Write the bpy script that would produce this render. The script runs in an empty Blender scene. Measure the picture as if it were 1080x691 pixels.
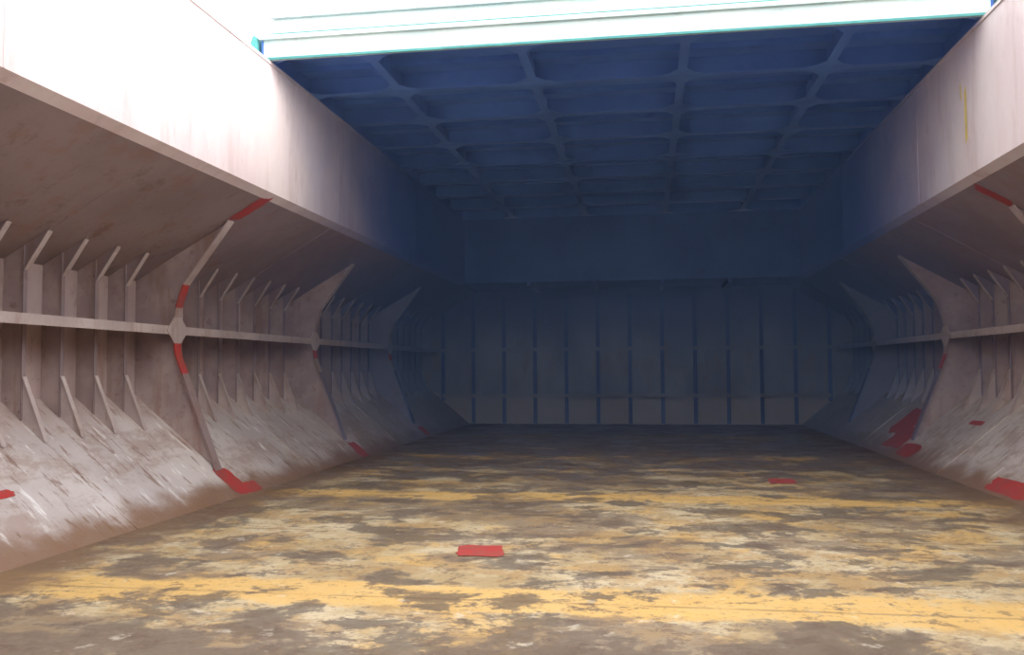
import bpy, math, random
from mathutils import Vector, Matrix
random.seed(4)
C=-0.445           # hold centreline x
Y0,Y1=-6.0,25.0    # hold length
FR=4.8; FY=[10.6+FR*i for i in range(-3,3)]   # web frames
HATCH_Y=10.45; ENDC=22.7; ENDF=-3.6
scene=bpy.context.scene
scene.view_settings.view_transform='Standard'
scene.view_settings.exposure=0.0

# ---------- node helpers ----------
class N:
    def __init__(s,name):
        s.m=bpy.data.materials.new(name); s.m.use_nodes=True
        s.t=s.m.node_tree; s.b=s.t.nodes['Principled BSDF']
        s.tc=s.t.nodes.new('ShaderNodeTexCoord').outputs['Object']
        sp=s.t.nodes.new('ShaderNodeSeparateXYZ'); s.t.links.new(s.tc,sp.inputs[0]); s.x,s.y,s.z=sp.outputs
    def L(s,a,b): s.t.links.new(a,b)
    def put(s,inp,v):
        if isinstance(v,bpy.types.NodeSocket): s.L(v,inp)
        else: inp.default_value=v
    def math(s,op,a,b=0.0,clamp=False):
        n=s.t.nodes.new('ShaderNodeMath'); n.operation=op; n.use_clamp=clamp
        s.put(n.inputs[0],a); s.put(n.inputs[1],b); return n.outputs[0]
    def sm(s,v,lo,hi,a=0.0,b=1.0):
        n=s.t.nodes.new('ShaderNodeMapRange'); n.interpolation_type='SMOOTHSTEP'
        s.put(n.inputs[0],v)
        for i,q in zip((1,2,3,4),(lo,hi,a,b)): s.put(n.inputs[i],q)
        return n.outputs[0]
    def noise(s,scale,detail=5,rough=.6,st=(1,1,1),off=(0,0,0),dist=0.0):
        mp=s.t.nodes.new('ShaderNodeMapping'); mp.inputs['Scale'].default_value=st; mp.inputs['Location'].default_value=off
        s.L(s.tc,mp.inputs[0])
        n=s.t.nodes.new('ShaderNodeTexNoise'); s.L(mp.outputs[0],n.inputs['Vector'])
        n.inputs['Scale'].default_value=scale; n.inputs['Detail'].default_value=detail
        n.inputs['Roughness'].default_value=rough; n.inputs['Distortion'].default_value=dist
        return n.outputs[0]
    def mix(s,f,a,b):
        n=s.t.nodes.new('ShaderNodeMix'); n.data_type='RGBA'
        s.put(n.inputs[0],f)
        for i,v in ((6,a),(7,b)):
            if isinstance(v,tuple): n.inputs[i].default_value=(*v,1)
            else: s.L(v,n.inputs[i])
        return n.outputs[2]
    def fin(s,col,rough=.6,bump=None,bs=.3,bd=.02,spec=.3,metal=0):
        if isinstance(col,tuple): s.b.inputs['Base Color'].default_value=(*col,1)
        else: s.L(col,s.b.inputs['Base Color'])
        s.put(s.b.inputs['Roughness'],rough)
        s.b.inputs['Specular IOR Level'].default_value=spec
        s.b.inputs['Metallic'].default_value=metal
        if bump is not None:
            bn=s.t.nodes.new('ShaderNodeBump'); bn.inputs['Strength'].default_value=bs; bn.inputs['Distance'].default_value=bd
            s.L(bump,bn.inputs['Height']); s.L(bn.outputs[0],s.b.inputs['Normal'])
        return s.m

def paint(name,a,b,dirt=(.16,.10,.08),damt=.5,scale=1.2,rough=.6,st=(1,1,1),lo=.56,hi=.7,blue=None,shade_y=(11,18),streak=0):
    n=N(name)
    c=n.mix(n.sm(n.noise(scale,5,.6,st),.35,.65),a,b)
    d=n.math('MULTIPLY',n.sm(n.noise(scale*2.3,8,.7,st,(7,3,1)),lo,hi),damt)
    c=n.mix(d,c,dirt)
    if streak:
        c=n.mix(n.math('MULTIPLY',n.sm(n.noise(3.2,7,.7,(1,1,.16),(2,9,4)),.50,.64),streak),c,(.29,.155,.10))
        c=n.mix(n.math('MULTIPLY',n.sm(n.noise(9,6,.75),.59,.68),streak),c,(.18,.10,.075))
    if blue:  # depth shade put into the colour: paint turns blue under the covers
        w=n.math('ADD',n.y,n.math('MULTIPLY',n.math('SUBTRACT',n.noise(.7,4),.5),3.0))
        c=n.mix(n.sm(w,shade_y[0],shade_y[1]),c,blue)
    return n.fin(c,rough,n.noise(3.0,6,.6,st),.25,.02)

M={}
M['wall']=paint('mauve_hull_paint',(.38,.28,.265),(.48,.375,.355),(.21,.11,.085),.65,.9,.6,(1,1,.5),blue=(.11,.16,.34),shade_y=(14,23),streak=.6)
M['stiff']=paint('frame_paint',(.45,.355,.335),(.35,.265,.26),(.20,.10,.07),.6,2.0,.55,blue=(.13,.18,.37),shade_y=(14,23),streak=.5)
M['dark']=paint('slope_paint',(.25,.19,.195),(.315,.24,.242),(.16,.09,.075),.6,.8,.6,blue=(.08,.13,.33),shade_y=(12,21),streak=.35)
M['pale']=paint('pale_flange_paint',(.55,.46,.44),(.45,.365,.35),(.3,.17,.12),.5,2.0,.5,blue=(.16,.22,.42),shade_y=(14,23),streak=.35)
M['coam']=paint('coaming_paint',(.68,.56,.57),(.77,.68,.68),(.52,.37,.37),.6,.8,.45,(1,1,.35),blue=(.06,.125,.43),shade_y=(10.3,17),streak=.15)
M['red']=paint('red_primer',(.46,.05,.045),(.36,.075,.06),(.22,.11,.09),.7,5.0,.55)
M['white']=paint('hatch_edge_paint',(.50,.62,.60),(.60,.70,.67),(.34,.40,.36),.5,1.5,.45,(1,1,3),streak=.12)
M['teal']=paint('teal_paint',(.05,.24,.23),(.08,.31,.29),(.10,.14,.14),.4,3.0,.5)
M['blue']=paint('hatch_blue_paint',(.06,.14,.46),(.08,.18,.53),(.04,.085,.31),.5,.8,.55)
M['blueL']=paint('hatch_girder_blue',(.075,.16,.48),(.09,.195,.54),(.045,.09,.33),.5,1.5,.5)
M['navy']=paint('navy_paint',(.04,.095,.35),(.055,.125,.40),(.025,.055,.24),.5,.8,.6)
M['yellow']=paint('yellow_mark',(.75,.6,.12),(.7,.55,.15),(.5,.4,.3),.4,6.0)

# hopper plate : pale grey, scuffed down the slope
n=N('hopper_plate_scuffed')
c=n.mix(n.sm(n.noise(.8,5),.35,.65),(.52,.455,.44),(.65,.585,.565))
c=n.mix(n.math('MULTIPLY',n.sm(n.noise(1.5,8,.75,(1,.5,1),(3,0,0)),.48,.60),.65),c,(.38,.27,.225))
c=n.mix(n.math('MULTIPLY',n.sm(n.noise(5,6,.7,(.35,1.6,.35),(0,5,0)),.58,.66),.8),c,(.86,.83,.81))
c=n.mix(n.math('MULTIPLY',n.sm(n.noise(6,6,.7,(.4,1.8,.4),(9,5,0)),.56,.64),.8),c,(.24,.14,.10))
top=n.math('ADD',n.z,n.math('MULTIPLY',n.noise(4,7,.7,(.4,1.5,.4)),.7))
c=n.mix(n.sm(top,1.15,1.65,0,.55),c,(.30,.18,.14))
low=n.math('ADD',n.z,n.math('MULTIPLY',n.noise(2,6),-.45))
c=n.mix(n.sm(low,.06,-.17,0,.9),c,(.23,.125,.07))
c=n.mix(n.sm(n.y,14,24,0,.8),c,(.18,.22,.37))  # far hopper tinted blue, painting in the shade of the deep hold
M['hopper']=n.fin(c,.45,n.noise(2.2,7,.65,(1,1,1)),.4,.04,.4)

# floor : worn ochre tank top
n=N('worn_ochre_tank_top')
c=n.mix(n.sm(n.noise(.7,8,.7),.40,.60),(.40,.295,.155),(.56,.465,.305))
c=n.mix(n.math('MULTIPLY',n.sm(n.noise(1.4,9,.75,off=(4,2,0)),.47,.57),.6),c,(.35,.205,.075))
c=n.mix(n.math('MULTIPLY',n.sm(n.noise(.9,9,.75,(1,1,1),(14,2,0)),.52,.585),.6),c,(.60,.375,.12))
far=n.math('ADD',n.sm(n.y,9,19,0,.07),n.sm(n.y,5.9,4.6,0,.10))  # stains thicken near and far; the far rise partly paints in dim light
fy=n.math('ABSOLUTE',n.math('SUBTRACT',n.math('FRACT',n.math('ADD',n.math('DIVIDE',n.math('SUBTRACT',n.y,10.85),4.8),5.5)),.5))
fy=n.math('ADD',fy,n.math('MULTIPLY',n.math('SUBTRACT',n.noise(1.5,10,.78),.5),.20))
band=n.sm(fy,.085,.05)
prot=n.math('MULTIPLY',band,-.03)
c=n.mix(n.math('MULTIPLY',band,.8),c,(.66,.415,.135))
far=n.math('ADD',far,prot)
st=n.math('ADD',n.noise(1.3,12,.74,(.8,1,1),(1,6,0),.25),far)
c=n.mix(n.math('MULTIPLY',n.sm(st,.50,.55),.78),c,(.12,.097,.08))
st2=n.math('ADD',n.noise(.5,10,.74,(.7,1,1),(12,1,0)),far)
c=n.mix(n.math('MULTIPLY',n.sm(st2,.50,.56),.65),c,(.18,.13,.095))
st3=n.math('ADD',n.noise(4.0,9,.78,(.9,1,1),(31,1,0)),prot)
c=n.mix(n.math('MULTIPLY',n.sm(st3,.53,.58),.65),c,(.14,.095,.07))
c=n.mix(n.math('MULTIPLY',n.sm(n.noise(16,6,.75),.55,.65),.5),c,(.12,.09,.07))
c=n.mix(n.math('MULTIPLY',n.sm(n.noise(3.6,8,.75,(1,1,1),(20,0,0)),.59,.66),.5),c,(.68,.61,.49))
wy=n.math('ABSOLUTE',n.math('SUBTRACT',n.math('FRACT',n.math('DIVIDE',n.y,2.4)),.5))
c=n.mix(n.math('MULTIPLY',n.sm(wy,.012,.004),n.sm(n.noise(1.5,5),.40,.55,.1,.5)),c,(.14,.09,.06))
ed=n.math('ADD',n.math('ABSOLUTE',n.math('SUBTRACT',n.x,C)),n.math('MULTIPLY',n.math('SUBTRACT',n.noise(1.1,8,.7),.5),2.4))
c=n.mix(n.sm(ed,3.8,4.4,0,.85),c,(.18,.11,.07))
c=n.mix(n.sm(n.y,20,24.5,0,.7),c,(.08,.06,.06))  # painted falloff: floor colour darkens towards the unlit far end
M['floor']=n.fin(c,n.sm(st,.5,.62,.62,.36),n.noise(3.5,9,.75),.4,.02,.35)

# back bulkhead
n=N('bulkhead_paint')
c=n.mix(n.sm(n.noise(.7,5,.6,(1,1,.5)),.35,.65),(.16,.20,.35),(.24,.28,.42))
c=n.mix(n.math('MULTIPLY',n.sm(n.noise(2.5,7,.7,(1,1,.4)),.52,.66),.5),c,(.22,.18,.18))
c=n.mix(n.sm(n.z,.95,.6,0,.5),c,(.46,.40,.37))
c=n.mix(n.sm(n.z,1.8,3.5,0,.85),c,(.045,.10,.35))  # blue shadow under the deck painted in: upper wall fades to navy
M['bulk']=n.fin(c,.6,n.noise(2,6),.3,.03)

# ---------- mesh builder ----------
class B:
    def __init__(s): s.v=[];s.f=[];s.mi=[];s.mats=[]
    def idx(s,k):
        if k not in s.mats: s.mats.append(k)
        return s.mats.index(k)
    def add(s,vs,fs,k):
        o=len(s.v); s.v+= [tuple(p) for p in vs]; i=s.idx(k)
        for f in fs: s.f.append([o+a for a in f]); s.mi.append(i)
    def prism(s,poly,a,b,axis,k):
        """poly 2-D extruded along axis from a to b. axis y: poly=(x,z); x: (y,z); z:(x,y)"""
        def P(p,t):
            return {'y':(p[0],t,p[1]),'x':(t,p[0],p[1]),'z':(p[0],p[1],t)}[axis]
        m=len(poly)
        vs=[P(p,a) for p in poly]+[P(p,b) for p in poly]
        fs=[list(range(m)),list(range(2*m-1,m-1,-1))]+[[i,(i+1)%m,m+(i+1)%m,m+i] for i in range(m)]
        s.add(vs,fs,k)
    def box(s,x0,x1,y0,y1,z0,z1,k): s.prism([(x0,z0),(x1,z0),(x1,z1),(x0,z1)],y0,y1,'y',k)
    def obj(s,name,parent=None,bevel=0):
        me=bpy.data.meshes.new(name); me.from_pydata(s.v,[],s.f)
        for k in s.mats: me.materials.append(M[k])
        me.polygons.foreach_set('material_index',s.mi)
        import bmesh
        bm=bmesh.new(); bm.from_mesh(me); bmesh.ops.recalc_face_normals(bm,faces=bm.faces); bm.to_mesh(me); bm.free()
        o=bpy.data.objects.new(name,me); scene.collection.objects.link(o)
        if parent: o.parent=parent
        if bevel:
            m=o.modifiers.new('bevel','BEVEL'); m.width=bevel; m.segments=2; m.limit_method='ANGLE'
        return o
def strip(b,pts,y,w,t,ks,s):
    """face-bar following polyline pts (half,z), width w in y, thickness t towards inside"""
    for i in range(len(pts)-1):
        (h0,z0),(h1,z1)=pts[i],pts[i+1]
        dx,dz=h1-h0,z1-z0; l=math.hypot(dx,dz); nx,nz=-dz/l*t,dx/l*t
        if nx>0: nx,nz=-nx,-nz
        b.prism([(C+s*h0,z0),(C+s*h1,z1),(C+s*(h1+nx),z1+nz),(C+s*(h0+nx),z0+nz)],y-w/2,y+w/2,'y',ks[i])

FH=4.65; WH=6.2; HZ=1.29; TZ=2.78; CH=4.3; CZ=3.88; CT=5.53
hop=lambda h: (h-FH)/(WH-FH)*HZ
slo=lambda h: CZ-(h-CH)/(WH-CH)*(CZ-TZ)
OB={}

# floor
b=B(); b.box(C-FH,C+FH,Y0,Y1,-.3,0,'floor'); OB['floor']=b.obj('floor')
for s,nm in ((-1,'left'),(1,'right')):
    X=lambda h: C+s*h
    FS=[y+(.75 if s>0 else 0) for y in FY]
    b=B(); b.prism([(X(WH),-.3),(X(WH+.3),-.3),(X(WH+.3),4.3),(X(WH),4.3)],Y0,Y1,'y','wall')
    b.box(min(X(WH-.006),X(WH)),max(X(WH-.006),X(WH)),Y0,Y1,1.7,1.72,'wall')
    b.obj('wall_'+nm)
    b=B(); b.prism([(X(FH),0),(X(WH),HZ),(X(WH),-.3),(X(FH),-.3)],Y0,Y1,'y','hopper')
    for y in FS:
        yy=y+2.4
        if yy<Y1:
            b.prism([(X(FH),0),(X(WH),HZ),(X(WH)-s*.008,HZ+.008),(X(FH)-s*.008,.008)],yy,yy+.025,'y','hopper')
    OB['hopper%d'%s]=b.obj('hopper_tank')
    b=B(); b.prism([(X(WH),TZ),(X(CH+.12),slo(CH+.12)),(X(CH+.12),4.3),(X(WH),4.3)],Y0,Y1,'y','dark')
    for y in FS:
        if y+2.5<Y1: b.prism([(X(WH),TZ),(X(CH+.12),slo(CH+.12)),(X(CH+.12)-s*.006,slo(CH+.12)-.008),(X(WH)-s*.006,TZ-.008)],y+2.4,y+2.425,'y','dark')
    OB['top%d'%s]=b.obj('topside_tank')
    # coaming
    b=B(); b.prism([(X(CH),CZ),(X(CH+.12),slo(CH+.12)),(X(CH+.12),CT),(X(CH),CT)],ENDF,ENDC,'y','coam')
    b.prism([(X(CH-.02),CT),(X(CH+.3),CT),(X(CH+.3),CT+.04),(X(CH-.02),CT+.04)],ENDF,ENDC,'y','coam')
    for y in [-1.4,1.0,5.8,8.2,13,17.8]:   # plate butt welds
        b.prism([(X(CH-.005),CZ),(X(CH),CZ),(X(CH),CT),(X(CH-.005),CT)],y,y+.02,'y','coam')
    for y in FY:
        if ENDF<y<ENDC:
            b.prism([(X(CH+.12),4.3),(X(CH+.7),4.3),(X(CH+.3),CT),(X(CH+.12),CT)],y,y+.02,'y','white')
    OB['coam%d'%s]=b.obj('hatch_side_coaming')
    # stringer
    b=B(); SH=5.63; SZ=2.12
    b.prism([(X(WH),SZ-.008),(X(SH),SZ-.008),(X(SH),SZ+.008),(X(WH),SZ+.008)],Y0,Y1,'y','stiff')
    b.prism([(X(SH),SZ-.055),(X(SH-.018),SZ-.055),(X(SH-.018),SZ+.055),(X(SH),SZ+.055)],Y0,Y1,'y','pale')
    b.obj('side_stringer')
    # web frames
    for fi,y in enumerate(FS):
        b=B()
        edge=[(4.88,slo(4.88)),(5.50,2.72),(5.60,2.42),(5.625,SZ+.12),(5.625,SZ-.12),(5.60,1.80),(5.50,1.55),(5.02,hop(5.02))]
        web=[(X(WH),TZ)]+[(X(h),z) for h,z in edge]+[(X(WH),HZ)]
        b.prism(web,y-.008,y+.008,'y','stiff')
        if s<0: ks=['pale','red','stiff','pale','red','red','dark']
        else:   ks=['stiff','stiff','stiff','pale','stiff','red' if fi==4 else 'stiff','dark']
        if s<0 and fi>3: ks=['pale','stiff','stiff','pale','red','stiff','dark']
        strip(b,edge,y,.15,.018,ks,s)
        g=[(y-.26,SZ),(y-.08,SZ+.17),(y+.08,SZ+.17),(y+.26,SZ),(y+.08,SZ-.17),(y-.08,SZ-.17)]
        xa,xb=X(SH-.02),X(SH-.034)
        b.prism(g,xa,xb,'x','pale')
        b.obj('web_frame')
    # stiffeners with end brackets
    b=B(); D=.24
    ys=[]
    for f in [FS[0]-FR]+FS:
        for k in range(1,8): ys.append(f+.6*k)
    for y in ys:
        if y<Y0+.1 or y>Y1-.1: continue
        h=WH-D
        b.prism([(X(WH),HZ),(X(WH),TZ),(X(h),slo(h)),(X(h),hop(h))],y-.008,y+.008,'y','stiff')
        b.prism([(X(h),hop(h)),(X(h-.012),hop(h)),(X(h-.012),slo(h)),(X(h),slo(h))],y-.03,y+.03,'y','dark')
        hb=5.66; lo=[(h-.012,1.54),(h-.012,hop(h-.012)),(hb,hop(hb)),(hb+.02,hop(hb)+.03)]
        b.prism([(X(p),q) for p,q in lo],y-.006,y+.006,'y','pale')
        strip(b,[(h-.012,1.54),(hb+.02,hop(hb)+.03)],y+.004,.06,.010,['pale'],s)
        up=[(h-.012,2.66),(h-.012,slo(h-.012)),(hb,slo(hb)),(hb+.02,slo(hb)-.03)]
        b.prism([(X(p),q) for p,q in up],y-.006,y+.006,'y','dark')
        strip(b,[(hb+.02,slo(hb)-.03),(h-.012,2.66)],y+.004,.07,.010,['pale'],s)
    b.obj('side_shell_stiffeners')

# bulkheads
for nm,ya,yb,k,fy in (('wall_back',Y1,Y1+.2,'bulk',Y1),('wall_front',Y0-.2,Y0,'wall',Y0)):
    b=B(); b.box(C-WH-.3,C+WH+.3,ya,yb,-.3,4.3,k)
    sg=-1 if nm=='wall_back' else 1
    k2='navy' if nm=='wall_back' else k
    for i in range(-6,7):
        x=C+i*.9
        y2=fy+sg*.16
        top=3.7; bot=.03 if abs(x-C)<FH-.1 else hop(abs(x-C))+.03
        if abs(x-C)>4.5: top=slo(abs(x-C))-.02
        b.box(x-.012,x+.012,min(fy,y2),max(fy,y2),bot,top,k)
        b.box(x-.05,x+.05,min(y2,y2-sg*.012),max(y2,y2-sg*.012),bot,top,k2)
    for z in (.8,2.12):
        y2=fy+sg*.20
        hh=FH+z/HZ*(WH-FH)-.2 if z<HZ else WH-.62
        b.box(C-hh,C+hh,min(fy,y2),max(fy,y2),z,z+.03,k)
        b.box(C-hh,C+hh,min(y2,y2-sg*.012),max(y2,y2-sg*.012),z-.035,z+.065,k)
    b.obj(nm)
# cross decks & end coamings
for ya,yb,ce in ((ENDC,Y1,ENDC),(Y0,ENDF,ENDF)):
    k='navy' if ya>0 else 'dark'
    b=B()
    d0,d1=(ya+.12,yb) if ce>0 else (ya,yb-.12)
    b.box(C-CH-.12,C+CH+.12,d0,d1,CZ,4.3,k)
    for x in (-2.6,-.9,.9,2.6):
        b.box(C+x-.05,C+x+.05,d0+.01,d1-.22,CZ-.12,CZ-.001,k)
    b.obj('cross_deck')
    b=B(); y2=ce+(.12 if ce>0 else -.12)
    b.box(C-CH,C+CH,min(ce,y2),max(ce,y2),CZ-.02,CT+.04,k)
    b.obj('hatch_end_coaming')

# ---------- hatch covers ----------
def cover(name,ya,yb,z0,front):
    e=bpy.data.objects.new(name,None); scene.collection.objects.link(e)
    W=4.40; H=.30
    b=B()
    b.box(C-W,C+W,ya,yb,z0+H-.03,z0+H,'blue')               # top plate
    b.box(C-W,C-W+.03,ya,yb,z0,z0+H-.03,'blue'); b.box(C+W-.03,C+W,ya,yb,z0,z0+H-.03,'blue')
    b.obj('top_plate',e)
    b=B()
    b.box(C-W+.03,C+W-.03,ya,ya+.03,z0,z0+H-.03,'white' if front else 'blue')
    b.box(C-W+.03,C+W-.03,yb-.03,yb,z0,z0+H-.03,'blue')
    if front:
        b.box(C-W-.02,C+W+.02,ya-.05,ya,z0+H-.04,z0+H+.015,'white')
        b.box(C-W-.02,C+W+.02,ya-.02,ya,z0,z0+.03,'teal')
    b.obj('edge_plate',e)
    b=B(); xs=[-W+.03,-3.0,-1.06,.98,2.9,W-.03]; n=int(round((yb-ya)/1.75))
    yl=[ya+.03+(yb-ya-.06)*i/n for i in range(n+1)]
    for x in xs[1:-1]:
        b.box(C+x-.012,C+x+.012,ya+.03,yb-.03,z0+.03,z0+H-.03,'blue')
        b.box(C+x-.06,C+x+.06,ya+.03,yb-.03,z0+.015,z0+.03,'blueL')
    for y in yl[1:-1]:
        b.box(C-W+.03,C+W-.03,y-.012,y+.012,z0+.035,z0+H-.031,'blue')
        b.box(C-W+.03,C+W-.03,y-.06,y+.06,z0+.012,z0+.027,'blueL')
    G=.24
    for i in range(len(xs)-1):
        for j in range(len(yl)-1):
            for (cx,sx) in ((xs[i],1),(xs[i+1],-1)):
                for (cy,sy) in ((yl[j],1),(yl[j+1],-1)):
                    x=C+cx+sx*(.06 if abs(cx)<W-.1 else 0); y=cy+sy*.06
                    b.prism([(x,y),(x+sx*G,y),(x+sx*G*.4,y+sy*G*.4),(x,y+sy*G)],z0+.016,z0+.028,'z','blueL')
            for t in (.33,.66):
                y=yl[j]+(yl[j+1]-yl[j])*t
                b.box(C+xs[i]+.013,C+xs[i+1]-.013,y-.008,y+.008,z0+H-.11,z0+H-.03,'blue')
    b.obj('girders',e)
    return e
Z0=CT+.045
mid=(HATCH_Y+ENDC+.16)/2
cover('hatch_cover',HATCH_Y,mid,Z0,True)
cover('hatch_cover',mid,ENDC+.16,Z0,False)
e=bpy.data.objects.new('stacked_hatch_panel',None); scene.collection.objects.link(e)
b=B(); z=Z0+.36
b.box(C-4.3,C+4.3,HATCH_Y+.12,HATCH_Y+4.6,z,z+.26,'white')
b.box(C-4.32,C+4.32,HATCH_Y+.07,HATCH_Y+.12,z+.22,z+.28,'white')
b.box(C-4.32,C+4.32,HATCH_Y+.07,HATCH_Y+.12,z,z+.02,'teal'); b.obj('panel_body',e,.004)
b=B(); b.box(C-4.2,C+4.2,HATCH_Y+.16,HATCH_Y+4.5,Z0+.305,z,'teal'); b.obj('rubber_seal',e)
for s in (-1,1):
    e=bpy.data.objects.new('hatch_cover_wheel',None); scene.collection.objects.link(e)
    x=C+s*4.46
    b=B(); b.prism([(HATCH_Y-.22,CT+.10),(HATCH_Y-.1,CT+.34),(HATCH_Y+.15,CT+.34),(HATCH_Y+.15,CT+.08)],x-.02,x+.02,'x','teal'); b.obj('bracket',e,.004)
    b=B(); pts=[(HATCH_Y-.1+.08*math.cos(a*math.pi/10),CT+.13+.08*math.sin(a*math.pi/10)) for a in range(20)]
    b.prism(pts,x+s*.021,x+s*.08,'x','teal'); b.obj('wheel',e,.006)

# ---------- red primer patches (flat paint on plate) ----------
def blob(n,rx,ry,seed,p=9.0,j=.09):
    """irregular brushed patch, squarish outline"""
    r=random.Random(seed); out=[]; sh=r.uniform(-.25,.25)
    for i in range(n):
        a=2*math.pi*(i+.3*r.random())/n; c,s_=math.cos(a),math.sin(a)
        k=(abs(c)**p+abs(s_)**p)**(-1/p)
        k*=1+r.uniform(-j,j); out.append(((c+sh*s_)*k*rx,s_*k*ry))
    return out
def patch(surf,s,h,y,rx,ry,mat='red',seed=1):
    vs=[];o=.004+.0004*(seed%5)
    for dx,dy in blob(30,rx,ry,seed):
        if surf=='floor': vs.append((h+dx,y+dy,o))
        elif surf=='hopper':
            ang=math.atan2(HZ,WH-FH); hh=max(FH,h+dx*math.cos(ang))
            vs.append((C+s*(hh-o*math.sin(ang)),y+dy,hop(hh)+o*math.cos(ang)))
        elif surf=='slope':
            hh=max(CH,h+dx*.86); vs.append((C+s*(hh-.004),y+dy,slo(hh)-.006))
        elif surf=='coam':
            vs.append((C+s*(CH-.006),y+dy,h+dx))
    pb.add(vs,[list(range(len(vs)))],mat)
pb=B()
patch('floor',0,-1.456,7.6,.20,.22,seed=3)
patch('floor',0,1.85,12.7,.18,.26,seed=5)
pb.obj('primer_patches',OB['floor'])
pb=B()
patch('hopper',-1,4.86,10.65,.26,.18,seed=7)
patch('hopper',-1,4.72,10.95,.10,.20,seed=8)
patch('hopper',-1,4.8,15.5,.20,.20,seed=9)
patch('hopper',-1,4.8,20.3,.15,.2,seed=10)
patch('hopper',-1,5.25,7.0,.05,.2,seed=11)
pb.obj('primer_patches',OB['hopper-1'])
pb=B()
patch('hopper',1,5.32,17.4,.36,.55,seed=12)
patch('hopper',1,5.02,16.8,.28,.50,seed=13)
patch('hopper',1,4.85,15.8,.16,.42,seed=16)
patch('hopper',1,4.78,11.4,.12,.6,seed=17)
patch('hopper',1,5.5,14.5,.05,.26,seed=18)
pb.obj('primer_patches',OB['hopper1'])
pb=B(); patch('slope',-1,4.62,10.62,.27,.12,seed=21); pb.obj('primer_patches',OB['top-1'])
pb=B(); patch('slope',1,4.66,11.3,.25,.10,seed=22); pb.obj('primer_patches',OB['top1'])
pb=B(); patch('coam',1,4.62,11.1,.33,.035,'yellow',25); patch('coam',1,4.95,11.25,.10,.02,'yellow',26)
pb.obj('paint_marks',OB['coam1'])

# ---------- thin blue haze volume, added to lift shadows in the covered hold ----------
hm=bpy.data.materials.new('blue_haze'); hm.use_nodes=True; t=hm.node_tree
t.nodes.remove(t.nodes['Principled BSDF'])
vs_=t.nodes.new('ShaderNodeVolumeScatter'); vs_.inputs['Color'].default_value=(.33,.53,1,1); vs_.inputs['Density'].default_value=.019
vs_.inputs['Anisotropy'].default_value=0
t.links.new(vs_.outputs[0],t.nodes['Material Output'].inputs['Volume'])
M['haze']=hm
b=B(); b.box(C-WH+.02,C+WH-.02,9.0,Y1-.02,.02,CT+.02,'haze'); b.obj('added_blue_haze')

# ---------- light ----------
w=bpy.data.worlds.new('overcast_sky'); scene.world=w; w.use_nodes=True
bg=w.node_tree.nodes['Background']; bg.inputs[0].default_value=(.985,.985,1,1); bg.inputs[1].default_value=3.35
sd=bpy.data.lights.new('sun','SUN'); sd.energy=5.5; sd.angle=math.radians(18); sd.color=(1,.96,.93)
so=bpy.data.objects.new('sun',sd); scene.collection.objects.link(so)
d=Vector((-1,.18,-.12)); so.rotation_euler=d.to_track_quat('-Z','Y').to_euler()
so.location=(12,-2,9)

# ---------- camera ----------
f=920; th=math.atan(141/f); p=math.atan(43.5/f*math.cos(th)); ph=.006
fw=Vector((-math.sin(th)*math.cos(p),math.cos(th)*math.cos(p),math.sin(p)))
r0=Vector((math.cos(th),math.sin(th),0)); u0=r0.cross(fw)
r=r0*math.cos(ph)-u0*math.sin(ph); u=u0*math.cos(ph)+r0*math.sin(ph)
cam=bpy.data.cameras.new('camera'); co=bpy.data.objects.new('camera',cam); scene.collection.objects.link(co)
m=Matrix((r,u,-fw)).transposed().to_4x4(); m.translation=Vector((0,0,1.6)); co.matrix_world=m
cam.lens=36*f/1080; cam.sensor_width=36; cam.clip_end=200
scene.camera=co
